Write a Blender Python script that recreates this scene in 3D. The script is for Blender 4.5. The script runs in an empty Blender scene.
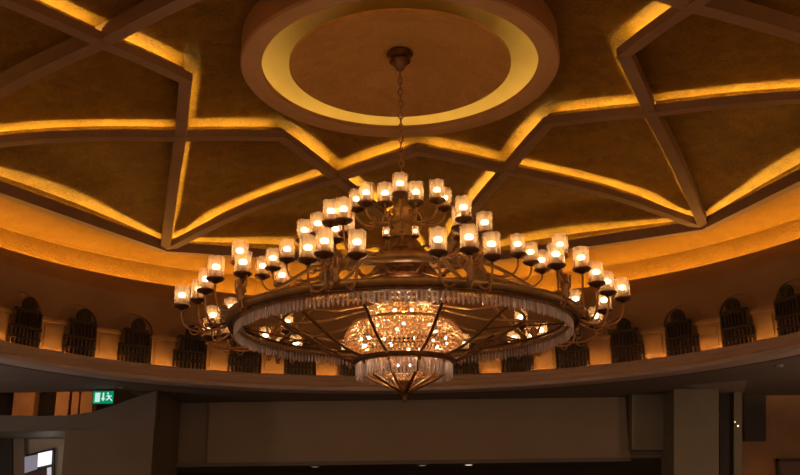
import bpy, bmesh, math, random
from mathutils import Vector, Matrix
random.seed(7)
PI=math.pi; D=20.0
F=905.9; PITCH=.3001; ROLL=.0127; YAW=-.0027; PHI=.093
S=bpy.context.scene; col=S.collection
S.view_settings.view_transform='Standard'
try: S.view_settings.look='None'
except Exception: pass
S.view_settings.exposure=0; S.view_settings.gamma=1
S.cycles.use_denoising=True
S.cycles.max_bounces=6; S.cycles.transparent_max_bounces=24
S.cycles.diffuse_bounces=3; S.cycles.glossy_bounces=3; S.cycles.transmission_bounces=4
S.cycles.caustics_reflective=False; S.cycles.caustics_refractive=False
S.cycles.sample_clamp_indirect=4

# ---------------------------------------------------------------- camera
cy,sy=math.cos(YAW),math.sin(YAW); cp,sp=math.cos(PITCH),math.sin(PITCH); cr,sr=math.cos(ROLL),math.sin(ROLL)
r0=Vector((cy,-sy,0)); g0=Vector((sy,cy,0)); zz=Vector((0,0,1))
fw=g0*cp+zz*sp; u0=-g0*sp+zz*cp
RT=r0*cr-u0*sr; UP=r0*sr+u0*cr
cam=bpy.data.cameras.new('camera'); co=bpy.data.objects.new('camera',cam); col.objects.link(co)
cam.sensor_width=36; cam.lens=F*36/800; cam.clip_end=300
M=Matrix((RT,UP,-fw)).transposed().to_4x4(); co.matrix_world=M; S.camera=co
def ray(px,py):
    return (fw*F+RT*(px-400)+UP*(237.5-py)).normalized()
def atZ(px,py,h):
    d=ray(px,py); return d*(h/d.z)
def atY(px,py,Y):
    d=ray(px,py); return d*(Y/d.y)
def hax(py):  # height on the chandelier axis of a picture row
    return atY(402,py,D).z
def pol(R,th,h): return Vector((R*math.sin(th),D+R*math.cos(th),h))

# ---------------------------------------------------------------- materials
def newmat(n):
    m=bpy.data.materials.new(n); m.use_nodes=True; nt=m.node_tree; return m,nt,nt.nodes['Principled BSDF']
def mat(n,c,rough=.5,metal=0.,c2=None,scale=3.,bump=0.,bscale=20.,detail=4,spec=.5,stretch=None):
    m,nt,b=newmat(n); N=nt.nodes; L=nt.links
    b.inputs['Roughness'].default_value=rough; b.inputs['Metallic'].default_value=metal
    b.inputs['Base Color'].default_value=(*c,1); b.inputs['Specular IOR Level'].default_value=spec
    tc=N.new('ShaderNodeTexCoord'); src=tc.outputs['Object']
    if stretch:
        mp=N.new('ShaderNodeMapping'); mp.inputs['Scale'].default_value=stretch; L.new(src,mp.inputs[0]); src=mp.outputs[0]
    if c2:
        no=N.new('ShaderNodeTexNoise'); no.inputs['Scale'].default_value=scale; no.inputs['Detail'].default_value=detail
        L.new(src,no.inputs['Vector'])
        cr_=N.new('ShaderNodeValToRGB'); cr_.color_ramp.elements[0].position=.35; cr_.color_ramp.elements[1].position=.65
        cr_.color_ramp.elements[0].color=(*c,1); cr_.color_ramp.elements[1].color=(*c2,1)
        L.new(no.outputs['Fac'],cr_.inputs[0]); L.new(cr_.outputs[0],b.inputs['Base Color'])
    if bump:
        nb=N.new('ShaderNodeTexNoise'); nb.inputs['Scale'].default_value=bscale; nb.inputs['Detail'].default_value=5
        L.new(src,nb.inputs['Vector'])
        bp=N.new('ShaderNodeBump'); bp.inputs['Strength'].default_value=bump; bp.inputs['Distance'].default_value=.03
        L.new(nb.outputs['Fac'],bp.inputs['Height']); L.new(bp.outputs[0],b.inputs['Normal'])
    return m
def emit(n,c,s):
    m=bpy.data.materials.new(n); m.use_nodes=True; nt=m.node_tree; nt.nodes.clear()
    e=nt.nodes.new('ShaderNodeEmission'); o=nt.nodes.new('ShaderNodeOutputMaterial')
    e.inputs[0].default_value=(*c,1); e.inputs[1].default_value=s; nt.links.new(e.outputs[0],o.inputs[0]); return m
def gold_leaf(n,c,c2,rough=.45,metal=.35):
    m,nt,b=newmat(n); N=nt.nodes; L=nt.links
    b.inputs['Roughness'].default_value=rough; b.inputs['Metallic'].default_value=metal; b.inputs['Specular IOR Level'].default_value=.15
    tc=N.new('ShaderNodeTexCoord')
    big=N.new('ShaderNodeTexNoise'); big.inputs['Scale'].default_value=.55; big.inputs['Detail'].default_value=3
    fine=N.new('ShaderNodeTexNoise'); fine.inputs['Scale'].default_value=15; fine.inputs['Detail'].default_value=6; fine.inputs['Roughness'].default_value=.75
    vo=N.new('ShaderNodeTexVoronoi'); vo.inputs['Scale'].default_value=3.2; vo.distance='CHEBYCHEV'
    for x in(big,fine,vo): L.new(tc.outputs['Object'],x.inputs['Vector'])
    a=N.new('ShaderNodeMath'); a.operation='MULTIPLY_ADD'; a.inputs[1].default_value=.8; L.new(fine.outputs['Fac'],a.inputs[0]); 
    sc=N.new('ShaderNodeMath'); sc.operation='MULTIPLY'; sc.inputs[1].default_value=.3; L.new(big.outputs['Fac'],sc.inputs[0]); L.new(sc.outputs[0],a.inputs[2])
    a2=N.new('ShaderNodeMath'); a2.operation='MULTIPLY_ADD'; a2.inputs[1].default_value=.12
    sep=N.new('ShaderNodeSeparateColor'); L.new(vo.outputs['Color'],sep.inputs[0]); L.new(sep.outputs[0],a2.inputs[0]); L.new(a.outputs[0],a2.inputs[2])
    r=N.new('ShaderNodeValToRGB'); r.color_ramp.elements[0].position=.42; r.color_ramp.elements[1].position=.78
    r.color_ramp.elements[0].color=(*c,1); r.color_ramp.elements[1].color=(*c2,1)
    L.new(a2.outputs[0],r.inputs[0]); L.new(r.outputs[0],b.inputs['Base Color'])
    bp=N.new('ShaderNodeBump'); bp.inputs['Strength'].default_value=.9; bp.inputs['Distance'].default_value=.06
    L.new(fine.outputs['Fac'],bp.inputs['Height']); L.new(bp.outputs[0],b.inputs['Normal'])
    return m
GOLD=gold_leaf('gold_leaf',(.120,.050,.004),(.31,.148,.018))
GOLD2=gold_leaf('cove_gold_leaf',(.36,.17,.020),(.50,.25,.035))
COPPER=gold_leaf('copper_leaf',(.46,.20,.05),(.66,.32,.09),.4,.2)
RIBM=mat('rib_plaster',(.31,.165,.085),.75,0,(.27,.145,.075),1.5,.05,30)
CREAM=mat('cream_plaster',(.47,.23,.085),.7,0,(.42,.20,.07),1.5,.05,30)
COVE=mat('cove_plaster',(.70,.55,.28),.75,0,(.64,.50,.25),1.2)
WALL=mat('warm_plaster',(.34,.19,.085),.75,0,(.29,.155,.07),.8,.08,18)
PIER=mat('stone_pier',(.40,.22,.085),.6,0,(.30,.16,.055),2.2,.15,14)
LEDGE=mat('ledge_stone',(.46,.37,.34),.6,0,(.41,.33,.30),1.,.04,20)
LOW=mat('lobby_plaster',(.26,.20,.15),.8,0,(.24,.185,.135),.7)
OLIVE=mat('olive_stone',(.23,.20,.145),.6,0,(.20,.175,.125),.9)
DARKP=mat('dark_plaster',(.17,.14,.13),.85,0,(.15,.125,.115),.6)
WOOD=mat('dark_lattice_wood',(.014,.006,.004),.5,0,(.022,.009,.005),9,.1,30,stretch=(1,1,.2))
BLACK=mat('void_dark',(.012,.006,.003),.9,0,(.015,.008,.004),2)
BRONZE=mat('dark_bronze',(.11,.045,.016),.38,.75,(.19,.085,.03),8,.1,40)
BRASS=mat('aged_brass',(.50,.28,.09),.40,.6,(.36,.19,.055),6,.12,40)
FLOORM=mat('lobby_floor_stone',(.34,.26,.19),.5,0,(.28,.21,.15),.5)
LED=emit('warm_strip',(1.,.77,.18),1.)
BULB=emit('bulb',(1.,.74,.42),1.)
def setE(m,v): [n for n in m.node_tree.nodes if n.type=='EMISSION'][0].inputs[1].default_value=v
LEDP,BULBP=120.,17.
setE(LED,LEDP); setE(BULB,BULBP)
LED2=emit('gallery_cove_strip',(1.,.60,.15),23.); LED3=emit('dome_cove_strip',(1.,.66,.13),11.)
LED4=emit('ledge_uplight',(1.,.52,.14),230.)
def glassmat(n,tr,c,dif,rough=.06,em=0.,tc_=(.95,.72,.5)):
    m=bpy.data.materials.new(n); m.use_nodes=True; nt=m.node_tree; N=nt.nodes; L=nt.links; N.clear()
    o=N.new('ShaderNodeOutputMaterial'); t=N.new('ShaderNodeBsdfTransparent'); t.inputs[0].default_value=(*c,1)
    g=N.new('ShaderNodeBsdfGlossy'); g.inputs['Color'].default_value=(1,.9,.78,1); g.inputs['Roughness'].default_value=rough
    tl=N.new('ShaderNodeBsdfTranslucent'); tl.inputs[0].default_value=(*tc_,1)
    lw=N.new('ShaderNodeLayerWeight'); lw.inputs[0].default_value=.45
    no=N.new('ShaderNodeTexNoise'); no.inputs['Scale'].default_value=24; tc=N.new('ShaderNodeTexCoord'); L.new(tc.outputs['Object'],no.inputs['Vector'])
    bp=N.new('ShaderNodeBump'); bp.inputs['Strength'].default_value=.6; bp.inputs['Distance'].default_value=.02; L.new(no.outputs['Fac'],bp.inputs['Height'])
    L.new(bp.outputs[0],g.inputs['Normal'])
    m1=N.new('ShaderNodeMixShader'); m1.inputs[0].default_value=dif; L.new(t.outputs[0],m1.inputs[1]); L.new(tl.outputs[0],m1.inputs[2])
    mu=N.new('ShaderNodeMath'); mu.operation='MULTIPLY'; mu.inputs[1].default_value=.55; L.new(lw.outputs['Facing'],mu.inputs[0])
    m2=N.new('ShaderNodeMixShader'); L.new(mu.outputs[0],m2.inputs[0]); L.new(m1.outputs[0],m2.inputs[1]); L.new(g.outputs[0],m2.inputs[2])
    L.new(m2.outputs[0],o.inputs[0]); return m
GLASS=glassmat('shade_glass',1,(1,.88,.74),.36,tc_=(1,.68,.40))
CRYSTAL=glassmat('cut_crystal',1,(.97,.93,.9),.50,.05,tc_=(1,.92,.98))
CRYSTAL_IN=glassmat('amber_lit_crystal',1,(1,.80,.56),.85,.08,tc_=(1,.70,.42))

AMB=.48
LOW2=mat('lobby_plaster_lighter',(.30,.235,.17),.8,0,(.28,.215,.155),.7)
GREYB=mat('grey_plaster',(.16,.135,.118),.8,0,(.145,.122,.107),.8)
LOW3=mat('lobby_plaster_darker',(.175,.135,.095),.8,0,(.16,.12,.085),.7)  # darker tone of the lobby plaster, for the left wall
GREYP=mat('grey_panel',(.30,.27,.26),.8,0,(.28,.25,.24),1)
WALLO=mat('orange_lit_plaster',(.42,.20,.07),.7,0,(.34,.15,.05),2)
WALLO2=mat('warm_brown_wall',(.26,.13,.055),.7,0,(.22,.11,.045),1)
CREAMW=mat('pale_shop_wall',(.50,.42,.32),.7,0,(.46,.38,.29),1)
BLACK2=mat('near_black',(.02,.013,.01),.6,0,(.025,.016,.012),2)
REDBR=mat('brown_board',(.13,.055,.035),.6,0,(.10,.045,.03),3)
BRASSD=mat('dark_brass',(.34,.16,.055),.36,.6,(.46,.23,.08),7,.1,40)
BRONZEU=mat('urn_bronze',(.50,.22,.09),.35,.5,(.22,.09,.035),10,.3,22)
CANDLE=mat('ivory_tube',(.8,.6,.4),.5)
GREEN=emit('sign_green',(.0,.22,.09),1.2); WHITEL=emit('sign_white',(.62,.9,.85),.9)
WHITEB=emit('white_light_panel',(1,.9,1),1.25); WHITEB2=emit('white_glass',(.8,.72,.75),.7); LILAC=emit('lilac_panel',(.30,.26,.31),.75)
SPARK=emit('sparkle',(1,.72,.4),2.2); SPOTON=emit('downlight_on',(1,.85,.55),1.6); SPOTDIM=emit('downlight_dim',(.30,.24,.17),.8)
BULB2=emit('bowl_bulb',(1.,.66,.38),230.)

# ---------------------------------------------------------------- mesh helpers
def obj(name,bm,m,parent=None,smooth=False,loc=None):
    me=bpy.data.meshes.new(name); 
    bmesh.ops.recalc_face_normals(bm,faces=bm.faces)
    bm.to_mesh(me); bm.free()
    for x in (m if isinstance(m,(list,tuple)) else [m]): me.materials.append(x)
    if smooth:
        for p in me.polygons: p.use_smooth=True
    o=bpy.data.objects.new(name,me); col.objects.link(o)
    if loc is not None: o.location=loc
    if parent: o.parent=parent
    return o
def empty(name,loc=(0,0,0),rz=0):
    o=bpy.data.objects.new(name,None); o.empty_display_size=.2; col.objects.link(o); o.location=loc; o.rotation_euler=(0,0,rz); return o
def tag(o,label=None,cat=None,group=None,kind=None):
    if label:o['label']=label
    if cat:o['category']=cat
    if group:o['group']=group
    if kind:o['kind']=kind
    return o
def lathe(bm,prof,c=(0,0,0),n=32,close=False,mi=0,a0=0,a1=2*PI):
    c=Vector(c); full=abs(a1-a0-2*PI)<1e-6; k=n if full else n+1
    rings=[]
    for (r,z) in prof:
        rings.append([bm.verts.new(c+Vector((r*math.sin(a0+(a1-a0)*i/n),r*math.cos(a0+(a1-a0)*i/n),z))) for i in range(k)] if r>1e-6 else [bm.verts.new(c+Vector((0,0,z)))])
    pr=list(zip(rings,rings[1:]))
    if close: pr.append((rings[-1],rings[0]))
    for A,B in pr:
        for i in range(n):
            j=(i+1)%k
            q=[A[i%len(A)],A[j%len(A)],B[j%len(B)],B[i%len(B)]]
            q2=[]; [q2.append(v) for v in q if v not in q2]
            if len(q2)>2:
                try: f=bm.faces.new(q2); f.material_index=mi
                except ValueError: pass
def tube(bm,pts,r,n=6,rs=None,closed=False):
    pts=[Vector(p) for p in pts]; N=len(pts); rings=[]
    prevn=None
    for i,p in enumerate(pts):
        a=pts[(i-1)%N] if (closed or i>0) else p; b=pts[(i+1)%N] if (closed or i<N-1) else p
        t=(b-a).normalized()
        if prevn is None:
            x=t.cross(Vector((0,0,1))); 
            if x.length<1e-3:x=t.cross(Vector((1,0,0)))
            prevn=x.normalized()
        x=(prevn-t*prevn.dot(t)).normalized(); prevn=x; y=t.cross(x)
        rr=rs[i] if rs else r
        rings.append([bm.verts.new(p+(x*math.cos(2*PI*k/n)+y*math.sin(2*PI*k/n))*rr) for k in range(n)])
    for i in range(N if closed else N-1):
        A,B=rings[i],rings[(i+1)%N]
        for k in range(n): bm.faces.new([A[k],A[(k+1)%n],B[(k+1)%n],B[k]])
    if not closed:
        bm.faces.new(rings[0][::-1]); bm.faces.new(rings[-1])
def bez(a,b,c,d,n=10):
    a,b,c,d=map(Vector,(a,b,c,d)); return [a*(1-t)**3+b*3*t*(1-t)**2+c*3*t*t*(1-t)+d*t**3 for t in[i/n for i in range(n+1)]]
def box(bm,x0,x1,y0,y1,z0,z1,M_=None,mi=0):
    v=[Vector((x,y,z)) for z in(z0,z1) for y in(y0,y1) for x in(x0,x1)]
    if M_: v=[M_@p for p in v]
    v=[bm.verts.new(p) for p in v]
    for f in((0,1,3,2),(4,6,7,5),(0,4,5,1),(1,5,7,3),(3,7,6,2),(2,6,4,0)):
        q=bm.faces.new([v[i] for i in f]); q.material_index=mi
def hexa(bm,pts):
    v=[bm.verts.new(p) for p in pts]
    for f in((0,1,2,3),(7,6,5,4),(0,4,5,1),(1,5,6,2),(2,6,7,3),(3,7,4,0)): bm.faces.new([v[i] for i in f])

# ================================================================ SETTING: the gilded dome
PR=[(0,10.78),(3.0,10.74),(3.84,10.68),(5.4,10.49),(6.95,10.13),(8.4,9.93),(9.6,9.72),(10.8,9.42),(12.8,8.815),(13.6,8.62)]
def B(R):
    for (a,ha),(b,hb) in zip(PR,PR[1:]):
        if R<=b: return ha+(hb-ha)*(R-a)/(b-a)
    return PR[-1][1]
DEP=.42
def SF(R):
    if R<10.8: return B(R)+DEP
    if R<11.83: return 9.84+(9.42-9.84)*(R-10.8)/1.03
    return max(9.42-(R-11.83)*.18,B(R)+.3)
bm=bmesh.new()
rr=[3.55+ (13.1-3.55)*i/28 for i in range(29)]
lathe(bm,[(R,SF(R)) for R in rr],(0,D,0),144)
tag(obj('ceiling',bm,GOLD,smooth=True),kind='structure')
# gilded band between the octagon and the wall, then the upright cove face
bm=bmesh.new(); n=160; A=[];B_=[]
for i in range(n):
    t=PHI+2*PI*i/n; dl=((t-PHI)%(PI/4))-PI/8; ri=11.826/math.cos(dl)+.12
    A.append(bm.verts.new(pol(ri,t,8.83))); B_.append(bm.verts.new(pol(13.55,t,8.62)))
C_=[bm.verts.new(pol(13.62,PHI+2*PI*i/n,8.56)) for i in range(n)]; D_=[bm.verts.new(pol(13.72,PHI+2*PI*i/n,7.45)) for i in range(n)]
for P_,Q_ in((A,B_),(B_,C_),(C_,D_)):
    for i in range(n): bm.faces.new([P_[i],P_[(i+1)%n],Q_[(i+1)%n],Q_[i]])
tag(obj('trim_1',bm,GOLD2),'gilded band and cove face between the octagon and the gallery wall',kind='structure')
# light strip behind the wall head
def strip_ring(name,R0,R1,z,m,parent=None,n=96):
    bm=bmesh.new(); lathe(bm,[(R0,z),(R1,z)],(0,D,0),n); o=obj(name,bm,m,parent); return o
gw=None
# oculus ------------------------------------------------------
bm=bmesh.new()
lathe(bm,[(3.84,11.2),(3.86,10.42),(3.82,10.36),(3.50,10.34),(3.42,10.36),(3.36,10.40),(3.36,10.52),(3.41,10.52),(3.42,10.44),(3.74,10.44),(3.74,10.5)],(0,D,0),96)
tag(obj('trim_2',bm,CREAM,smooth=False),'cream plaster ring framing the central dome recess',kind='structure')
bm=bmesh.new()
lathe(bm,[(3.76,10.44),(3.74,10.7),(3.6,11.0),(3.25,11.28),(2.6,11.45),(0,11.6)],(0,D,0),96)
tag(obj('trim_3',bm,COVE,smooth=True),'pale yellow lit cove around the floating copper disc',kind='structure')
bm=bmesh.new()
sa=[(2.63*math.sin(t),10.48+.50*(1-math.sin(t)**2)) for t in[PI/2*i/12 for i in range(13)]]
lathe(bm,[(0,10.98)]+sa[1:]+[(2.70,10.48),(2.70,10.56)],(0,D,0),96)
tag(obj('trim_4',bm,COPPER,smooth=True),'shallow copper leaf saucer at the centre of the dome',kind='structure')
bm=bmesh.new(); lathe(bm,[(3.46,10.46),(3.54,10.46)],(0,D,0),96)
tag(obj('trim_5',bm,LED3),'hidden ring of yellow cove light above the saucer',kind='structure')

# star ribs ---------------------------------------------------
A8=PI/4; RO,RT_,RX=12.8,5.4,6.95
def O(k): return pol(RO,PHI+A8*k,8.815)
def T(k): return pol(RT_,PHI+A8*k,B(RT_))
def X(k): return pol(RX,PHI+A8*k,B(RX))
def surf(p): return SF(math.hypot(p.x,p.y-D))
tn=[6]
def rib(path,label,lit=True):
    """path: list of points on the underside of the rib"""
    # subdivide
    P=[];corner=[]
    for a,b in zip(path,path[1:]):
        n=max(2,int((b-a).length/.8))
        for i in range(n):
            q=a+(b-a)*i/n
            if len(path)>2: q.z=B(math.hypot(q.x,q.y-D))
            P.append(q)
    P.append(path[-1])
    C=Vector((0,D,0)); W=.16
    sides=[]
    for i,p in enumerate(P):
        a=P[i-1] if i else None; b=P[i+1] if i<len(P)-1 else None
        def nrm(u,v):
            d=(v-u); d.z=0; d.normalize(); s=Vector((-d.y,d.x,0)); 
            if s.dot(C-(u+v)*.5)<0 and abs(s.dot(C-(u+v)*.5))>1e-4: s=-s
            return s
        if a is None: s=nrm(p,b)
        elif b is None: s=nrm(a,p)
        else:
            s1,s2=nrm(a,p),nrm(p,b); s=(s1+s2).normalized(); s=s/max(.5,s.dot(s1))
        sides.append(s)
    bm=bmesh.new(); rows=[]
    for p,s in zip(P,sides):
        top=max(surf(p-s*.2),surf(p))-p.z+.03
        up=.10 if len(path)==2 else 0.
        sec=[(-W,0),(W,0),(W,.225+up*1.15),(W-.05,.225+up*1.15),(W-.05,.05+up*.4),(-W+.1,.05+up*.4),(-W+.1,top),(-W,top)]
        rows.append([bm.verts.new(p+s*q+Vector((0,0,z))) for q,z in sec])
    for a,b in zip(rows,rows[1:]):
        for k in range(8): 
            f=bm.faces.new([a[k],a[(k+1)%8],b[(k+1)%8],b[k]]); f.material_index=1 if k in(5,) else 0
    bm.faces.new(rows[0]);bm.faces.new(rows[-1][::-1])
    o=tag(obj('trim_%d'%tn[0],bm,[RIBM,GOLD]),label,kind='structure'); tn[0]+=1
    # LED strips: in runs, dark at the crossings
    if lit:
        bm=bmesh.new(); cum=0
        nodes=[path[0],path[-1]]+[X(k+.5) for k in range(-4,4)]+[T(k) for k in range(-4,4)]
        for i in range(len(P)-1):
            a,b=P[i],P[i+1]; sa_,sb=sides[i],sides[i+1]
            ta=.0;tb=1.
            if any((a-n).length<.05 for n in nodes): ta=.35
            if any((b-n).length<.05 for n in nodes): tb=.65
            pa=a.lerp(b,ta);pb=a.lerp(b,tb);s_a=sa_.lerp(sb,ta);s_b=sa_.lerp(sb,tb)
            q=[pa+s_a*-.058,pa+s_a*-.02,pb+s_b*-.02,pb+s_b*-.058]
            bm.faces.new([bm.verts.new(v+Vector((0,0,.075+(.055 if len(path)==2 else 0)))) for v in q])
        l=obj('light_strip',bm,LED,o)
    return o
for k in range(-4,4):
    rib([O(k-1),X(k-.5),T(k),X(k+.5),O(k+1)],'cream star rib with hidden warm strip light across the gold dome')
for k in range(-4,4):
    rib([O(k),O(k+1)],'cream straight rib of the octagon edging the gold dome')

# ================================================================ gallery wall
NB=40; BA=2*PI/NB; OFF=math.radians(.75)
ZL=4.72; ZT=7.74
def bay_pt(th,R,z): return pol(R,th,z)
# arch alcoves: outline in (angle, z)
def wall_gallery():
    bm=bmesh.new(); R=12.62; Rb=12.74
    aw=BA*.36; zs=ZL+1.15; rz=.62
    for k in range(-12,13):
        c=OFF+BA*k
        arch=[(c-aw,ZL)]+[(c-aw*math.cos(t),zs+rz*math.sin(t)) for t in[PI*i/12 for i in range(13)]]+[(c+aw,ZL)]
        # front strip pieces: left pier, right pier, above
        L0,R0_=c-BA/2,c+BA/2
        def V(a,z,r=R): return bm.verts.new(pol(r,a,z))
        def Q(*p): bm.faces.new([V(*x) for x in p])
        Q((L0,ZL),(c-aw,ZL),(c-aw,zs),(L0,zs)); Q((R0_,ZL),(c+aw,ZL),(c+aw,zs),(R0_,zs))
        Rt=12.72
        for (a,b) in zip(arch[1:],arch[2:-1]):
            Q((a[0],a[1]),(b[0],b[1]),(b[0],ZT-.6),(a[0],ZT-.6))
        Q((L0,zs),(c-aw,zs),(c-aw,ZT-.6),(L0,ZT-.6)); Q((R0_,zs),(c+aw,zs),(c+aw,ZT-.6),(R0_,ZT-.6))
        # reveal
        for a,b in zip(arch,arch[1:]):
            Q((a[0],a[1]),(b[0],b[1]),(b[0],b[1],Rb),(a[0],a[1],Rb))
        vs=[V(a,z,Rb) for a,z in arch]; bm.faces.new(vs)
    lathe(bm,[(R,ZT-.6),(12.80,ZT-.25),(12.97,ZT-.06),(13.0,ZT),(13.06,ZT),(13.08,ZT-.25),(14.3,ZT-.25)],(0,D,0),160)
    return tag(obj('wall_gallery',bm,WALL),'curved warm plaster gallery wall with arched alcoves',kind='structure')
wg=wall_gallery()
o=strip_ring('trim_30',13.25,13.4,ZT-.12,LED2); tag(o,'hidden strip light behind the head of the gallery wall',kind='structure')
# arch mouldings between bays (slender rings round each arch head)
# ledge
bm=bmesh.new()
lathe(bm,[(12.7,ZL),(11.85,ZL),(11.72,ZL+.02),(11.60,ZL-.03),(11.55,ZL-.16),(11.42,ZL-.20),(11.30,ZL-.36),(11.16,ZL-.40),(11.10,ZL-.46),(11.10,ZL-.56),(11.24,ZL-.585),(11.9,ZL-.585)],(0,D,0),100,a0=-1.85,a1=1.85)
tag(obj('trim_31',bm,LEDGE),'brown stone ledge ringing the rotunda below the gallery',kind='structure')

# piers between the screens
def pier(th):
    bm=bmesh.new(); c=pol(0,0,0)
    def fr(R): return pol(R,th,ZL)
    M_=Matrix.Translation(pol(12.50,th,ZL))@Matrix.Rotation(-th,4,'Z')
    w=.45
    box(bm,-w,w,-.14,.11,0,.12,M_)
    box(bm,-w+.05,w-.05,-.1,.11,.12,.98,M_)
    box(bm,-w,w,-.15,.11,.98,1.06,M_)
    box(bm,-w+.03,w-.03,-.12,.11,1.06,1.12,M_)
    # raised face panel
    box(bm,-w+.16,w-.16,-.13,.0,.24,.86,M_)
    return obj('trim_%d'%(200+tn[0]),bm,PIER)
for k in range(-9,9):
    o=pier(OFF+BA*(k+.5)); tn[0]+=1; tag(o,'low stone pier standing between two dark gallery screens',kind='structure')
# uplights sunk in the ledge at pier corners
for k in range(-9,9):
    th=OFF+BA*(k+.5)
    bm=bmesh.new()
    for s in(-1,1):
        M_=Matrix.Translation(pol(12.12,th+s*.022,ZL+.0))@Matrix.Rotation(-th,4,'Z')
        box(bm,-.05,.05,-.015,.015,0,.012,M_)
    tag(obj('trim_%d'%(300+k),bm,LED4),'pair of tiny uplights set in the ledge at a pier foot',kind='structure')

# dark lattice screens
def screen(k):
    th=OFF+BA*k
    side=1 if th>0 else -1
    a=min(1,abs(th)/.5)
    root=empty('lattice_screen',pol(12.28,th,ZL+.012),-th)
    w0=.44; w1=.46+.12*a; yb=0
    xin=-w0*side; xout=w0*side; xl=(w0+.20*a)*side
    def xs(a_,b_): return (min(a_,b_),max(a_,b_))
    # lower balustrade
    bm=bmesh.new(); x0,x1=xs(xin,xl)
    box(bm,x0,x1,-.08,.0,0,.07); box(bm,x0,x1,-.09,.01,.30,.36); box(bm,x0,x1,-.09,.01,.60,.68); box(bm,x0,x1,.0,.03,0,.66)
    o=obj('balustrade',bm,WOOD,root)
    bm=bmesh.new(); n=8
    for r_ in(0,1):
        for i in range(n):
            x=x0+(x1-x0)*(i+.5)/n; z0=.07+r_*.29
            lathe(bm,[(.0,z0),(.022,z0),(.036,z0+.06),(.018,z0+.12),(.030,z0+.17),(.016,z0+.23)],(x,-.045,0),6)
    s=obj('spindle_row',bm,BRASS2,o)
    # upper lattice
    bm=bmesh.new(); x0,x1=xs(xin,xout*.93)
    z0,z1=.68,1.12
    box(bm,x0,x1,.0,.03,z0,z1); box(bm,x0,x0+.05,-.06,0,z0,z1); box(bm,x1-.05,x1,-.06,0,z0,z1)
    box(bm,x0,x1,-.06,0,z1-.05,z1); 
    m_=7
    for i in range(m_):
        x=x0+(x1-x0)*(i+.5)/m_; box(bm,x-.014,x+.014,-.05,0,z0,z1-.05)
    obj('lattice_panel',bm,WOOD,root)
    # cornice stub on the outer shoulder
    bm=bmesh.new(); c0,c1=xs(xin*.8,xout*1.12)
    box(bm,c0,c1,-.10,.03,z1,z1+.06)
    obj('cornice',bm,WOOD,root)
    # rounded crest with rosette
    bm=bmesh.new(); rad=.235; cx=.02*side; zc=z1+.06+.13
    pts=[(cx-rad,z1+.06)]+[(cx-rad*math.cos(t),zc+rad*math.sin(t)*1.05) for t in[PI*i/12 for i in range(13)]]+[(cx+rad,z1+.06)]
    f=[bm.verts.new((x,-.06,z)) for x,z in pts]; b=[bm.verts.new((x,.03,z)) for x,z in pts]
    bm.faces.new(f); bm.faces.new(b[::-1])
    for i in range(len(pts)): j=(i+1)%len(pts); bm.faces.new([f[i],b[i],b[j],f[j]])
    tube(bm,[(cx+.13*math.cos(t),-.075,zc+.02+.13*math.sin(t)) for t in[2*PI*i/14 for i in range(14)]],.02,5,closed=True)
    obj('crest',bm,WOOD,root)
    return root
BRASS2=mat('spindle_wood',(.11,.045,.018),.4,0,(.06,.026,.012),6)
ords=['first','second','third','fourth','fifth','sixth','seventh','eighth']
ks=list(range(-7,8))
for k in ks:
    s=screen(k)
    if k<=-1 : lab='dark wooden lattice screen with rounded crest on the ledge, %s from the left end'%ords[k+7]
    elif k>=1: lab='dark wooden lattice screen with rounded crest on the ledge, %s from the right end'%ords[7-k]
    else: lab='dark wooden lattice screen on the ledge right behind the hanging chandelier centre'
    tag(s,lab,'screen','dark lattice screens along the gallery ledge')

# ================================================================ lower lobby
# soffit sheet with circular hole, cut back on the left for the second arcade
zS=ZL-.585
poly=[(-9.2,30.2),(-9.2,33.6),(26,33.6),(26,17),(-26,17),(-26,30.2)]
def hit(th):
    d=Vector((math.sin(th),math.cos(th))); best=1e9
    for (x1,y1),(x2,y2) in zip(poly,poly[1:]+poly[:1]):
        a=Vector((x1,y1-D)); e=Vector((x2-x1,y2-y1)); den=d.x*e.y-d.y*e.x
        if abs(den)<1e-9: continue
        t=(a.x*e.y-a.y*e.x)/den; u=(a.x*d.y-a.y*d.x)/den
        if t>0 and -1e-6<=u<=1+1e-6: best=min(best,t)
    return Vector((d.x*best,D+d.y*best,zS))
angs=sorted([2*PI*i/160-PI for i in range(161)]+[math.atan2(x,y-D) for x,y in poly])
bm=bmesh.new(); ci=[bm.verts.new(pol(11.8,t,zS)) for t in angs]; so=[bm.verts.new(hit(t)) for t in angs]
for i in range(len(angs)-1):
    j=i+1
    if abs(angs[i])>1.81 or abs(angs[j])>1.81: continue
    bm.faces.new([ci[i],ci[j],so[j],so[i]])
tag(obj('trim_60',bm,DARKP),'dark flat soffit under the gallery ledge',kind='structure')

def slab(name,corners,thick,m,label=None,kind='structure',parent=None):
    """corners: four points of the front face; extruded away from the viewer"""
    bm=bmesh.new(); c=[Vector(p) for p in corners]; hexa(bm,c+[p+Vector((0,thick,0)) for p in c])
    o=obj(name,bm,m,parent); tag(o,label,kind=kind); return o
def rectpx(x0,y0,x1,y1,Y,):
    return [atY(x0,y1,Y),atY(x1,y1,Y),atY(x1,y0,Y),atY(x0,y0,Y)]
YB=33.6
zB=atY(400,461,YB).z
# back wall (lintel wall) with a shallow panel
slab('wall_back',[Vector((-9.2,YB,zB)),Vector((9.6,YB,zB)),Vector((9.6,YB,zS)),Vector((-9.2,YB,zS))],.4,LOW,'plain brown plaster wall under the soffit')
# projecting broad panel on the back wall
bm=bmesh.new(); x0=atY(208,430,YB-.25).x; x1=atY(628,430,YB-.25).x
box(bm,x0,x1,YB-.22,YB,zB,zS-.02)
tag(obj('trim_61',bm,LOW2),'broad slightly raised panel of the brown lobby wall',kind='structure')
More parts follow.
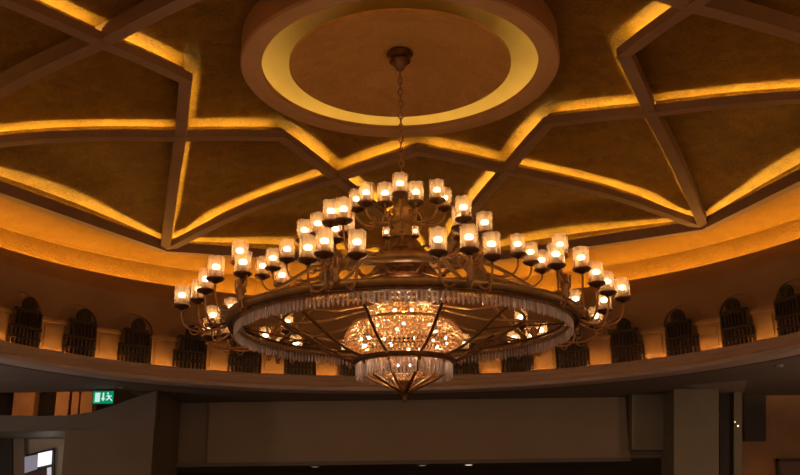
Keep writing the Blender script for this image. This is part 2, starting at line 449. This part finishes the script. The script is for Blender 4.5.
# thin moulding at its foot
bm=bmesh.new(); box(bm,-8.3,x1,YB-.34,YB+.4,zB-.13,zB)
tag(obj('trim_62',bm,DARKP),'thin dark moulding at the foot of the brown wall',kind='structure')
# lower soffit behind and dark void
bm=bmesh.new(); box(bm,-9.2,9.6,YB+.4,YB+7,zB-.02,zB+.2)
tag(obj('trim_63',bm,DARKP),'low dark ceiling beyond the brown wall',kind='structure')
bm=bmesh.new(); box(bm,-26,26,YB+8.6,YB+8.9,-3,9)
tag(obj('wall_far',bm,BLACK),'far dark wall of the lobby',kind='structure')
# left wall and parapet (one wall with a rising top edge)
YP=30.2
top=[(-60,414),(40,416),(66,415.5),(92,412),(112,406),(128,400)]
tp=[atY(x,y,YP) for x,y in top]+[Vector((atY(156,400,YP).x,YP,zS))]
zb=atY(30,430,YP).z
bm=bmesh.new()
xr=tp[-1].x; x62=atY(66,430,YP).x
def ext(bm,pts,t=.5):
    f=[bm.verts.new(p) for p in pts]; b=[bm.verts.new(p+Vector((0,t,0))) for p in pts]
    bm.faces.new(f); bm.faces.new(b[::-1])
    for i in range(len(f)): j=(i+1)%len(f); bm.faces.new([f[i],f[j],b[j],b[i]])
ext(bm,tp+[Vector((xr,YP,zb)),Vector((tp[0].x,YP,zb))])
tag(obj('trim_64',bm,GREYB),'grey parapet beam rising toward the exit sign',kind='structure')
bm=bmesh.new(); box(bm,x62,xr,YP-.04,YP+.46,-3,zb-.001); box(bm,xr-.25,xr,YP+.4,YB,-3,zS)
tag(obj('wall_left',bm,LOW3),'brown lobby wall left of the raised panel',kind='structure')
bm=bmesh.new(); box(bm,-26,x62,YP+.5,YP+5.5,zb,zb+.1)
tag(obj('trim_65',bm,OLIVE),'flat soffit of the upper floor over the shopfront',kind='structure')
# thin bulkhead line on the soffit
bm=bmesh.new(); box(bm,-26,x62+.2,YP-.03,YP+.1,zb-.04,zb+.03)
tag(obj('trim_66',bm,DARKP),'dark drip edge along the bottom of the parapet beam',kind='structure')

# second arcade seen through the opening: warm wall, openings, orange piers
YA=35.2
bm=bmesh.new(); box(bm,-26,-7.5,YA+.5,YA+.8,2.5,9); tag(obj('wall_arcade',bm,BLACK),'dark wall behind the far arcade',kind='structure')
n_=0
for (xa,xb) in((-40,-18),(10,31),(53,66),(69,76),(78,90)):
    a=atY(xa,430,YA);b=atY(xb,430,YA)
    bm=bmesh.new(); box(bm,a.x,b.x,YA,YA+.5,zb+.1,atY(50,378,YA).z)
    box(bm,a.x-.06,b.x+.06,YA-.06,YA+.5,atY(50,391,YA).z,atY(50,388,YA).z)
    tag(obj('trim_%d'%(70+n_),bm,WALLO),'warm orange arcade pier seen through the upper left opening',kind='structure'); n_+=1
# arches joining the slimmer piers
bm=bmesh.new()
for xa,xb in((31,53),(66,69),(-18,10)):
    a=atY(xa,430,YA).x;b=atY(xb,430,YA).x; zt=atY(50,378,YA).z; zs=atY(50,395,YA).z if xb-xa>10 else atY(50,396,YA).z
    c=(a+b)/2; w=(b-a)/2; hh=zt-.35-zs if zt-.35>zs else .2
    pts=[Vector((a,YA+.1,zt)),Vector((a,YA+.1,zs))]+[Vector((c-w*math.cos(t),YA+.1,zs+hh*math.sin(t))) for t in[PI*i/10 for i in range(1,10)]]+[Vector((b,YA+.1,zs)),Vector((b,YA+.1,zt))]
    ext(bm,pts,.3)
tag(obj('trim_80',bm,WALLO),'warm arch heads of the far arcade',kind='structure')
def lamp(name,kind,loc,energy,color,size=.2,**k):
    l=bpy.data.lights.new(name,kind); l.energy=energy; l.color=color
    if kind=='POINT' or kind=='SPOT': l.shadow_soft_size=size
    if kind=='AREA': l.size=size
    for a,b in k.items(): setattr(l,a,b)
    o=bpy.data.objects.new(name,l); col.objects.link(o); o.location=loc; return o
lamp('arcade_lamp','POINT',(atY(45,400,34).x,33.4,4.7),55,(1,.5,.16),.15)

# exit sign -----------------------------------------------------
def exit_sign():
    c=atY(103.5,397.5,29.6); root=empty('exit_sign',(c.x,c.y,c.z)); 
    w,h=.355,.225
    bm=bmesh.new(); box(bm,-w,w,-.03,.03,-h,h); obj('housing',bm,DARKM,root)
    bm=bmesh.new(); box(bm,-w+.025,w-.025,-.040,-.031,-h+.025,h-.025); obj('lit_panel',bm,GREEN,root)
    # door pictogram
    bm=bmesh.new(); y0,y1=-.050,-.041
    box(bm,-.26,-.10,y0,y1,-.15,.15); obj('door_symbol',bm,WHITEL,root)
    bm=bmesh.new(); box(bm,-.02,.03,y0,y1,-.02,.15)
    ext(bm,[Vector((-.065,y0,-.02)),Vector((.075,y0,-.02)),Vector((.005,y0,-.13))],.009); obj('arrow_symbol',bm,WHITEL,root)
    bm=bmesh.new()
    tube(bm,[(.17,y0,.07),(.20,y0,-.01)],.034,6); tube(bm,[(.20,y0,-.01),(.26,y0,-.07),(.30,y0,-.12)],.02,6); tube(bm,[(.20,y0,-.01),(.15,y0,-.07),(.10,y0,-.09)],.02,6)
    tube(bm,[(.17,y0,.06),(.25,y0,.02),(.28,y0,.06)],.016,6); tube(bm,[(.17,y0,.06),(.11,y0,.03)],.016,6)
    bmesh.ops.create_icosphere(bm,subdivisions=1,radius=.035,matrix=Matrix.Translation((.15,y0,.125))@Matrix.Diagonal((1,.3,1,1)))
    obj('running_figure',bm,WHITEL,root)
    bm=bmesh.new(); tube(bm,[(-.22,0,h),(-.22,0,zS-c.z)],.012,6); tube(bm,[(.22,0,h),(.22,0,zS-c.z)],.012,6); obj('hanger',bm,DARKM,root)
    tag(root,'green lit exit sign with white door, arrow and running figure under the soffit','sign')
DARKM=mat('dark_metal',(.03,.03,.03),.4,.6)
exit_sign()

# lit shopfront at lower left ------------------------------------
YS=33.4
a=atY(-30,470,YS).x; b=atY(75,470,YS).x
bm=bmesh.new(); box(bm,-26,b+1.5,YS+.25,YS+.5,-3,zb); tag(obj('wall_shop',bm,CREAMW),'pale wall of the shop under the upper floor',kind='structure')
slab('trim_81',rectpx(-30,436,12,520,YS-.2),.3,BLACK2,'dark column at the left of the shopfront')
slab('trim_82',rectpx(12,436,24,520,YS-.1),.3,LOW,'brown pilaster beside the shopfront')
root=empty('shop_window',atY(38,470,YS)); o0=root.location.copy()
def sub(nm,px,m,t=.04,dy=0):
    bm=bmesh.new(); c=[Vector(p)-o0 for p in [atY(x,y,YS-dy) for x,y in px]]; ext(bm,c,t); return obj(nm,bm,m,root)
sub('frame',[(21,520),(53.5,520),(54,448),(44,450),(21,456)],DARKM,.06,-.05)
sub('white_panel',[(37.5,467),(51,464),(51.8,450.5),(38,453.5)],WHITEB,.04,.06)
sub('grey_panel',[(22,474),(37,469),(37,454.5),(22,457.5)],LILAC,.04,.05)
sub('display_board',[(24,520),(46,520),(46,470),(24,474)],REDBR,.04,.03)
sub('door_glass',[(47,520),(51,520),(51,467),(47,468)],WHITEB2,.04,.04)
tag(root,'brightly lit shop window with white panel at lower left under the beam','shop window')
lamp('shop_lamp','POINT',(atY(50,460,32.2).x,32.2,2.1),5,(1,.9,.75),.1)

# right-hand pillars ----------------------------------------------
slab('trim_83',rectpx(632,392,671,450,32.9),.6,OLIVE,'olive stone pier face left of the gap')
P2=rectpx(674,384,719,560,31.6); 
slab('trim_84',P2,1.6,OLIVE,'tall olive stone pillar at right')
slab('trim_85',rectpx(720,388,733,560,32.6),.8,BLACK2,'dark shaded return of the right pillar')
slab('trim_86',rectpx(734,386,742,560,32.4),.5,OLIVE,'slim olive corner strip at right')
slab('wall_right',rectpx(742,380,860,560,34.2),.3,WALLO2,'warm brown wall beyond the right pillar')
slab('trim_87',rectpx(745,388,766,441,33.9),.2,BLACK2,'dark painted shadow patch on the right wall')  # near-black slab stands in for a shadow on this wall
# dark picture frame at lower right
root=empty('picture_frame',atY(800,480,34.0)); o0=root.location.copy(); bm=bmesh.new()
a=atY(776,459,34.0)-o0; b=atY(850,500,34.0)-o0
box(bm,a.x,b.x,-.05,.05,a.z-.10,a.z); box(bm,a.x,b.x,-.05,.05,b.z,b.z+.1); box(bm,a.x,a.x+.10,-.05,.05,b.z,a.z); box(bm,b.x-.1,b.x,-.05,.05,b.z,a.z)
obj('frame',bm,BLACK2,root); bm=bmesh.new(); box(bm,a.x+.1,b.x-.1,.0,.05,b.z+.1,a.z-.1); obj('backing',bm,REDBR,root)
tag(root,'black framed panel on the warm wall at the lower right corner','frame')
lamp('right_wall_lamp','POINT',(atY(765,478,33.3).x,33.2,atY(765,478,33.3).z),5,(1,.5,.18),.08)
# pair of sparkling lights
for (x,y,l,r_) in((735,422,'small warm spot light on the dark pillar edge, upper of the two',.022),(738,426,'small warm spot light on the dark pillar edge, lower of the two',.032)):
    p=atY(x,y,32.25); root=empty('spot_light',p); bm=bmesh.new(); bmesh.ops.create_icosphere(bm,subdivisions=2,radius=r_); obj('bulb',bm,SPARK,root)
    bm=bmesh.new(); tube(bm,[(0,.02,0),(0,.15,0)],.02,6); obj('bracket',bm,DARKM,root); tag(root,l,'light','sparkling lights on the right pillar')
# grey recessed ceiling patch in the right soffit
def onS(x,y): return atZ(x,y,zS-.01)
bm=bmesh.new(); q=[onS(684,385.5),onS(748,379.5),onS(744,392),onS(722,393.5)]; bm.faces.new([bm.verts.new(p) for p in q])
tag(obj('trim_88',bm,GREYP),'pale grey ceiling panel in the soffit at right',kind='structure')
# downlights
for (x,y,l,m_) in((473.5,459.8,'small oval downlight, the brightest one under the brown wall','on'),(423.5,460.6,'dim small downlight just right of the chandelier tip, under the brown wall','dim'),(309,462.5,'faint downlight under the brown wall left of the chandelier','dim')):
    p=atZ(x,y,zB-.135); p=Vector((p.x,YB-.0,zB-.132)); root=empty('downlight',p)
    bm=bmesh.new(); lathe(bm,[(.20,0),(.20,-.03),(.16,-.04),(.16,0)],(0,0,0),20); obj('trim_ring',bm,OLIVE,root)
    bm=bmesh.new(); lathe(bm,[(0,-.05),(.10,-.045),(.155,-.02),(.155,-.001)],(0,0,0),20); obj('lens',bm,SPOTON if m_=='on' else SPOTDIM,root)
    tag(root,l,'downlight','downlights below the brown wall')
for (x,y,z,e,c) in((-15,24,.4,270,(1,.78,.64)),(15,24,.4,300,(1,.60,.36)),(-9,9,.2,260,(1,.76,.58)),(9,9,.2,260,(1,.72,.52))):  # added unseen fill lights, brighten the soffit and lower walls
    lamp('lobby_fill','POINT',(x,y,z),e,c,.3)
# small smoke detectors on the soffit
for (x,y,l) in((779,365,'small round ceiling sensor on the soffit at far right'),(122,387,'small dark ceiling sensor on the soffit right of the exit sign')):
    root=empty('ceiling_sensor',atZ(x,y,zS-.001)); bm=bmesh.new(); lathe(bm,[(0,-.08),(.09,-.07),(.12,-.03),(.13,0)],(0,0,0),16); obj('housing',bm,DARKP if x<400 else GREYP,root)
    bm=bmesh.new(); lathe(bm,[(0,-.1),(.03,-.09),(.04,-.075)],(0,0,0),10); obj('lens',bm,BLACK2,root); tag(root,l,'sensor')
# floor
bm=bmesh.new(); box(bm,-30,30,-6,46,-3.2,-3.0); tag(obj('floor',bm,FLOORM),kind='structure')
# side lobby walls
bm=bmesh.new(); box(bm,-26.3,-26,3,42,-3,9); tag(obj('wall_side',bm,LOW),kind='structure')
bm=bmesh.new(); box(bm,26,26.3,3,42,-3,9); tag(obj('wall_east',bm,LOW),kind='structure')

# ================================================================ CHANDELIER
ch=empty('chandelier',(0,D,0)); C0=Vector((0,D,0))
tag(ch,'huge tiered brass chandelier with glass candle shades, crystal ring and crystal bowls','chandelier')
def part(name,bm,m,smooth=True,parent=None,world=True):
    if world: bmesh.ops.translate(bm,verts=bm.verts,vec=-C0)
    return obj(name,bm,m,parent or ch,smooth)
c3=C0
# canopy
bm=bmesh.new(); lathe(bm,[(0,10.99),(.30,10.96),(.33,10.90),(.20,10.84),(.24,10.78),(.26,10.70),(.15,10.62),(.11,10.52),(.05,10.46),(0,10.44)],c3,24); part('ceiling_canopy',bm,BRONZE)
# chain of links
bm=bmesh.new(); z=10.45; i=0; zend=7.75
while z>zend:
    a=.055; b=.10
    pts=[(a*math.cos(t) if i%2 else 0,D+(0 if i%2 else a*math.cos(t)),z-b+b*math.sin(t)) for t in[2*PI*k/10 for k in range(10)]]
    tube(bm,pts,.018,5,closed=True); z-=.155; i+=1
part('chain',bm,BRASSD)
# stem + body
bm=bmesh.new(); lathe(bm,[(0,7.78),(.05,7.74),(.07,7.6),(.06,7.2),(.10,7.02),(.20,6.95),(.26,6.82),(.18,6.70),(.26,6.60),(.34,6.44),(.26,6.30),(.30,6.16)],c3,20); part('stem',bm,BRASS)
bm=bmesh.new(); 
lathe(bm,[(.20,6.20),(.26,6.12),(.36,6.04),(.50,5.82),(.58,5.62),(.56,5.50),(.64,5.42),(.62,5.32),(.45,5.22),(.30,5.12),(0,5.10)],c3,32); part('central_urn',bm,BRONZEU)
# ribs of the urn
bm=bmesh.new()
for k in range(20):
    t=2*PI*k/20; tube(bm,[pol(r_+.01,t,z_) for r_,z_ in((.27,6.12),(.37,6.04),(.51,5.82),(.59,5.62),(.57,5.50))],.022,5)
for z_,r_ in((5.42,.655),(5.85,.52)): tube(bm,[pol(r_,2*PI*k/30,z_) for k in range(30)],.03,6,closed=True)
part('urn_ribbing',bm,BRASS)
def prism(bm,p,L,w,rot=0,tilt=0):
    # faceted hanging drop: narrow top, wide below, pointed end
    prof=[(0,0),(.55,-.04),(1,-.18),(1,-.78),(0,-1)]
    lathe_small(bm,prof,p,L,w,rot)
def lathe_small(bm,prof,p,L,w,rot):
    n=4; rings=[]
    for r,z in prof:
        if r==0: rings.append([bm.verts.new((p[0],p[1],p[2]+z*L))])
        else: rings.append([bm.verts.new((p[0]+w*r*math.cos(rot+PI/2*i),p[1]+w*r*math.sin(rot+PI/2*i),p[2]+z*L)) for i in range(n)])
    for A,B_ in zip(rings,rings[1:]):
        for i in range(n):
            j=(i+1)%n; q=[]
            for v in(A[i%len(A)],A[j%len(A)],B_[j%len(B_)],B_[i%len(B_)]):
                if v not in q:q.append(v)
            bm.faces.new(q)
def bead(bm,p,r,rot=0,sz=1.2):
    lathe_small(bm,[(0,.5),(1,.0),(0,-.5)],p,r*2*sz,r,rot)
# little crystal drum under the urn
bm=bmesh.new()
for rw in range(5):
    for k in range(26):
        t=2*PI*(k+.5*(rw%2))/26; bead(bm,pol(.30,t,5.02-rw*.075),.036,t)
o=part('crystal_drum',bm,CRYSTAL_IN,False); tag(o,kind='stuff')
bm=bmesh.new(); lathe(bm,[(.26,4.68),(.42,4.66),(.58,4.58),(.80,4.55),(.82,4.50),(.60,4.50),(.26,4.60)],c3,40,close=True); part('crown_plate',bm,BRASS)
# main ring: flat band and rolled edge
HR,HB=4.02,3.70; RR=3.72
bm=bmesh.new()
lathe(bm,[(3.64,HR),(3.62,HR+.05),(3.70,HR+.11),(3.86,HR+.13),(3.97,HR+.19),(4.00,HR+.15),(3.90,HR+.08),(3.78,HR+.03),(3.76,HR)],c3,120,close=True)
part('main_ring',bm,BRASS)
bm=bmesh.new(); tube(bm,[pol(3.86,2*PI*k/120,HR+.02) for k in range(120)],.035,6,closed=True); tube(bm,[pol(3.56,2*PI*k/120,HR+.10) for k in range(120)],.03,6,closed=True)
part('ring_rail',bm,BRONZE)
# crystal fringe on the ring: 100 prisms nearest the viewer as parts, the rest as one
NP=236; idx=[]
for k in range(NP):
    t=2*PI*(k+.5)/NP; idx.append((abs(t-PI),t))
idx.sort()
pm=bmesh.new(); prism(pm,(0,0,0),.27,.031,0)
proto=None
for j,(d_,t) in enumerate(idx[:100]):
    p=pol(RR,t,HR)-C0
    if proto is None:
        proto=obj('crystal_prism',pm,CRYSTAL,ch); proto.location=p; proto.rotation_euler=(0,0,-t)
    else:
        q=proto.copy(); col.objects.link(q); q.parent=ch; q.location=p; q.rotation_euler=(random.uniform(-.05,.05),random.uniform(-.05,.05),-t+random.uniform(-.8,.8)); q.scale=(1,1,random.uniform(.82,1.0))
bm=bmesh.new()
for d_,t in idx[100:]: prism(bm,pol(RR,t,HR),random.uniform(.22,.27),.030,-t+random.uniform(-.8,.8))
tag(part('crystal_fringe',bm,CRYSTAL,False),kind='stuff')
# small chain of beads on the inside of the ring
bm=bmesh.new()
for k in range(150): bead(bm,pol(3.60,2*PI*k/150,HR+.03),.030,0,1)
tag(part('bead_string',bm,CRYSTAL,False),kind='stuff')
# tier ring
HT=5.17
bm=bmesh.new(); lathe(bm,[(1.62,HT+.02),(1.66,HT-.03),(1.86,HT-.02),(1.92,HT+.05),(1.90,HT+.15),(1.80,HT+.18),(1.66,HT+.12)],c3,80,close=True); part('tier_ring',bm,BRASS)
# ten radial frames
PH=math.radians(18)
def az(k,n=10,ph=PH): return PI+ph+2*PI*k/n
spk=bmesh.new()
for k in range(10):
    t=az(k)
    bm=bmesh.new(); tube(bm,bez(pol(1.86,t,HT+.08),pol(2.5,t,HT+.05),pol(2.9,t,HR+.6),pol(3.84,t,HR+.14),8),.045,6)
    part('sloping_strut',bm,BRASS)
    bm=bmesh.new(); tube(bm,[pol(.55,t,4.56),pol(1.8,t,HR+.22),pol(3.70,t,HR+.12)],.032,6); part('spoke',bm,BRASS)
    bm=bmesh.new(); tube(bm,[pol(.40,t,5.30),pol(1.0,t,5.12),pol(1.72,t,HT+.08)],.035,6); part('inner_spoke',bm,BRASS)
    # curved dark strap down to the lower ring
    bm=bmesh.new(); tube(bm,bez(pol(2.75,t,HR+.18),pol(2.35,t,4.05),pol(1.75,t,3.42),pol(1.08,t,3.34),12),.034,6); part('curved_strap',bm,BRONZE)
    # crossing brace between neighbours
    t2=az(k+1)
    if k in(8,9,0): pass
    bm=bmesh.new()
    if k not in(8,9,0): tube(bm,bez(pol(3.6,t,HR+.10),pol(3.0,t+.1,HR-.02),pol(2.3,t2-.2,HR-.1),pol(1.9,t2,3.75),10),.022,5); part('brace',bm,BRONZE)
    bm=bmesh.new(); tube(bm,bez(pol(1.08,t,3.26),pol(1.0,t,2.98),pol(.52,t,2.84),pol(.07,t,2.62),10),.036,6); part('lower_strap',bm,BRONZE if k%2 else BRASS)
bm=bmesh.new(); tube(bm,[pol(2.7,2*PI*k/80,HR+.17) for k in range(80)],.04,6,closed=True); part('inner_hoop',bm,BRASS)
# crystal bowls
def bowl(name,prof,cols,br,m,frame=True):
    bm=bmesh.new(); n=0
    for rw,(r,z) in enumerate(prof):
        k_=max(8,int(2*PI*r/(br*2.25)))
        for k in range(k_):
            t=2*PI*(k+.5*(rw%2))/k_; bead(bm,pol(r,t,z),br,-t,1.0)
    o=part(name,bm,m,False); tag(o,kind='stuff')
    return o
def arcprof(r0_,r1_,z0,z1,n,e=1.):
    return [(r0_+(r1_-r0_)*(1-math.cos(PI/2*i/(n-1)))**e if False else r1_+(r0_-r1_)*math.cos(PI/2*i/(n-1)),z0+(z1-z0)*math.sin(PI/2*i/(n-1))) for i in range(n)]
# upper crystal basket
bowl('upper_crystal_bowl',[(.80,4.48-.08*i) for i in range(3)]+arcprof(.78,.30,4.24,4.06,6),0,.040,CRYSTAL_IN)
# middle crystal bowl
mp=[(1.12,4.10),(1.20,4.02),(1.26,3.94),(1.29,3.86),(1.30,3.78),(1.28,3.70),(1.23,3.63),(1.15,3.57),(1.05,3.52),(.94,3.48),(.82,3.44),(.70,3.41),(.58,3.39)]
bowl('middle_crystal_bowl',mp,0,.043,CRYSTAL_IN)
bm=bmesh.new(); lathe(bm,[(1.06,4.13),(1.16,4.17),(1.16,4.13),(1.08,4.10)],c3,60,close=True); part('bowl_rim',bm,BRASS)
bm=bmesh.new(); lathe(bm,[(0,4.25),(.6,4.2),(1.08,4.13),(.6,4.16),(0,4.18)],c3,40); part('bowl_plate',bm,BRASS)
# lower ring
HL=3.30
bm=bmesh.new(); lathe(bm,[(1.02,HL-.05),(1.00,HL+.03),(1.08,HL+.07),(1.15,HL+.05),(1.14,HL-.04)],c3,60,close=True); part('lower_ring',bm,BRONZE)
bm=bmesh.new()
for k in range(80): prism(bm,pol(1.05,2*PI*k/80,HL-.05),.36,.034,-2*PI*k/80+random.uniform(-.8,.8))
tag(part('lower_crystal_fringe',bm,CRYSTAL,False),kind='stuff')
bowl('lower_crystal_bowl',[(.42,3.30),(.44,3.24),(.45,3.17),(.43,3.10),(.40,3.04),(.35,2.99),(.28,2.95)],0,.034,CRYSTAL_IN)
bm=bmesh.new(); lathe(bm,[(.80,HL-.28),(.78,HL-.24),(.84,HL-.22),(.86,HL-.27)],c3,50,close=True); part('lower_hoop',bm,BRASS)
bm=bmesh.new(); lathe(bm,[(0,2.90),(.16,2.88),(.10,2.80),(.13,2.74),(.15,2.66),(.08,2.58),(.045,2.52),(.06,2.47),(.03,2.42),(0,2.40)],c3,20); part('bottom_finial',bm,BRONZE)
# bulbs inside the bowls
def innerbulb(p,r=.05):
    bm=bmesh.new(); bmesh.ops.create_icosphere(bm,subdivisions=1,radius=r,matrix=Matrix.Translation(Vector(p))); part('inner_bulb',bm,BULB2)
for k in range(14): innerbulb(pol(.98-.2*(k%2),PI+2*PI*(k+.3)/14,3.84-.13*(k%3)),.028)
for k in range(9): innerbulb(pol(.56,PI+2*PI*(k+.5)/9,4.36-.07*(k%2)),.028)
for k in range(3): innerbulb(pol(.1,2*PI*k/3,4.86),.026)  # added bulbs that brighten the crystal drum from inside
for k in range(12): innerbulb(pol(1.12,2*PI*k/12,3.93),.022)
for k in range(4): innerbulb(pol(.2,PI/4+2*PI*k/4,3.2),.026)
# ---- candle lamps
def unit_meshes():
    bm=bmesh.new(); lathe(bm,[(.0,-.345),(.05,-.345),(.07,-.315),(.145,-.30),(.19,-.26),(.197,-.235),(.17,-.245),(.10,-.265),(0,-.265)],(0,0,0),20)
    cup=bpy.data.meshes.new('candle_cup'); bm.to_mesh(cup); bm.free(); cup.materials.append(BRONZE)
    bm=bmesh.new(); n=24; prof=[(.08,-.255),(.150,-.245),(.164,-.21),(.166,0),(.166,.13),(.175,.20)]
    rings=[]
    for r,z in prof:
        rings.append([bm.verts.new((r*math.cos(2*PI*i/n)*(1+ (.03 if i%2 else 0)),r*math.sin(2*PI*i/n)*(1+(.03 if i%2 else 0)),z+(.012*math.cos(6*2*PI*i/n) if z>.19 else 0))) for i in range(n)])
    for A,B_ in zip(rings,rings[1:]):
        for i in range(n): bm.faces.new([A[i],A[(i+1)%n],B_[(i+1)%n],B_[i]])
    sh=bpy.data.meshes.new('glass_shade'); bm.to_mesh(sh); bm.free(); sh.materials.append(GLASS)
    bm=bmesh.new(); bmesh.ops.create_icosphere(bm,subdivisions=2,radius=1,matrix=Matrix.Diagonal((.082,.082,.055,1)))
    bu=bpy.data.meshes.new('bulb'); bm.to_mesh(bu); bm.free(); bu.materials.append(BULB)
    for p in bu.polygons:p.use_smooth=True
    for p in cup.polygons:p.use_smooth=True
    bm=bmesh.new(); lathe(bm,[(0,-.262),(.055,-.262),(.055,-.10),(.075,-.07),(0,-.06)],(0,0,0),12)
    ca=bpy.data.meshes.new('candle_tube'); bm.to_mesh(ca); bm.free(); ca.materials.append(CANDLE)
    return cup,sh,bu,ca
CUP,SH,BU,CA=unit_meshes()
lamps=[ # px,py,height of the tier
 (400,183.5,7.0,'t'),(366,192.5,7.0,'t'),(437,190,7.0,'t'),(356.5,199,7.0,'t'),(444.5,198,7.0,'t'),(385,193,6.84,'t'),(416,192,6.84,'t'),
 (331,211,6.0,'u'),(343.5,209,6.0,'u'),(318,223.5,6.0,'u'),(347,222.5,6.0,'u'),(335,229,6.0,'u'),(304.5,230,6.0,'u'),
 (463.5,207.5,6.0,'u'),(460,216.5,6.0,'u'),(460.5,227,6.0,'u'),(484.5,222.5,6.0,'u'),
 (287,249,5.85,'u'),(273,258,5.85,'u'),(263,266,5.8,'u'),(517.5,244,5.85,'u'),(530.5,252,5.85,'u'),(541.5,260,5.8,'u'),(282,275,5.6,'u'),(386,232,5.95,'t2'),(415.5,231,5.95,'t2'),
 (438,239.5,4.9,'m'),(357,242,4.9,'m'),(324.5,241,4.9,'m'),(469,237,4.9,'m'),(308,247.5,4.9,'m'),(491.5,244,4.9,'m'),
 (240,251,5.3,'m'),(243,262,4.97,'m'),(216,267,4.95,'m'),(206,279,4.97,'m'),(199,289,4.95,'m'),(182,295,4.85,'m'),
 (560,244.5,5.4,'m'),(556,254,5.1,'m'),(581,257.5,5.08,'m'),(596,272,4.97,'m'),(607,281.5,4.98,'m'),(622,287.5,4.88,'m'),
 (231,307,4.95,'m'),(213,315,4.75,'m'),(228,325,4.7,'m'),(210,327,4.5,'m'),
 (575.5,299,4.95,'m'),(604,300,4.75,'m'),(574,318,4.75,'m'),(596,316,4.62,'m'),
 (287,322,4.95,'f'),(266,335,4.65,'f'),(277,344,4.5,'f'),(296,343,4.5,'f'),(347,347,4.6,'f'),
 (521,317,4.95,'f'),(541,330,4.65,'f'),(532,335,4.55,'f'),(514,338,4.5,'f'),(464,342,4.6,'f')]
for i,(px,py,h,t) in enumerate(lamps):
    P=atZ(px,py,h); L_=P-C0
    dx,dy=L_.x,L_.y; R=math.hypot(dx,dy); th=math.atan2(dx,dy)
    cup=bpy.data.objects.new('candle_lamp',CUP); col.objects.link(cup); cup.parent=ch; cup.location=L_; cup.rotation_euler=(0,0,-th)
    if t=='t2': cup.scale=(.5,.5,.5)
    for nm,me in(('glass_shade',SH),('bulb',BU),('candle_tube',CA)):
        o=bpy.data.objects.new(nm,me); col.objects.link(o); o.parent=cup
        if nm=='glass_shade': o.rotation_euler=(0,0,random.random())
    # arm
    base=Vector((P.x,P.y,P.z-(.15 if t=='t2' else .34)))
    if t=='t2': A=(.35,6.05)
    elif t=='t': A=(.16,6.60); s1=(.55,6.30); 
    elif t=='u': A=(1.80,HT+.10) if h<5.9 or R>2.3 else (.5,5.6); 
    else: A=(3.90,HR+.16)
    dth=0
    if t in('m','f'):
        kk=round((th-PI-PH)/(2*PI/10)); dth=(az(kk)-th); dth=(dth+PI)%(2*PI)-PI; dth*=.6
    a0=pol(A[0],th+dth,A[1])
    Rm=(A[0]+R)/2+.1
    zl=min(A[1],base.z)-.22
    if t=='t': c1=pol(.55,th,A[1]-.28); c2=Vector((P.x,P.y,0))*1; c2.z=base.z-.40
    else:
        c1=pol(A[0]+(R-A[0])*.5,th+dth*.6,zl); c2=Vector((base.x,base.y,zl-.05))
    bm=bmesh.new(); tube(bm,bez(a0,c1,c2,base,14),.026,6,rs=[.034-.012*q/14 for q in range(15)])
    # scroll leaf curling off the arm
    mid=bez(a0,c1,c2,base,14)[7]; e=Vector((math.sin(th),math.cos(th),0))
    sp_=[mid+e*(.13*math.cos(u)*(1-u/9))+Vector((0,0,.02-.13*math.sin(u)*(1-u/9))) for u in[PI*.0+q*.55 for q in range(11)]]
    tube(bm,sp_,.016,5)
    part('arm',bm,BRASSD)
# ornamental cluster hubs on the main ring (scrolled knots below the outer lamps)
for k in range(10):
    t=az(k); bm=bmesh.new()
    lathe(bm,[(0,.34),(.06,.30),(.03,.22),(.09,.14),(.12,.06),(.06,-.02),(.09,-.10),(.04,-.18),(0,-.22)],pol(4.02,t,HR+.30),14)
    for s in(-1,1):
        c=pol(4.02,t,HR+.5); e=Vector((math.cos(t)*s,-math.sin(t)*s,0))
        tube(bm,[c+e*(.08+.20*u+.10*math.sin(u*5))+Vector((0,0,.14*math.sin(u*6)))for u in[q/10 for q in range(11)]],.022,5)
    part('ornament_knot',bm,BRASSD)
# brass scroll panels under upper tier
for k in range(10):
    t=az(k,10,0); bm=bmesh.new()
    c=pol(1.2,t,5.55)
    tube(bm,bez(pol(.55,t,5.6),pol(.9,t,6.15),pol(1.5,t,5.2),pol(1.84,t,5.75),12),.03,6)
    bmesh.ops.create_icosphere(bm,subdivisions=1,radius=.07,matrix=Matrix.Translation(pol(1.84,t,5.78)))
    part('scroll',bm,BRASS)
# upper crown scrolls
for k in range(8):
    t=PI+2*PI*k/8; bm=bmesh.new()
    tube(bm,bez(pol(.15,t,6.75),pol(.5,t,7.0),pol(.55,t,6.3),pol(.30,t,6.35),10),.024,5); part('crown_scroll',bm,BRASS)

# ---------------------------------------------------------------- ambient: the open lobby side behind the viewer
w=bpy.data.worlds.new('world'); S.world=w; w.use_nodes=True
w.node_tree.nodes['Background'].inputs[0].default_value=(1,.62,.36,1); w.node_tree.nodes['Background'].inputs[1].default_value=AMB

# tidy numbering of the setting's trims
i=0
for o in list(S.objects):
    if o.name.startswith('trim_') and o.parent is None: o.name='tmpx_%d'%i; i+=1
i=0
for o in list(S.objects):
    if o.name.startswith('tmpx_'): i+=1; o.name='trim_%d'%i
for o in list(S.objects):
    if o.type=='MESH' and len(o.data.polygons)==0: bpy.data.objects.remove(o,do_unlink=True)
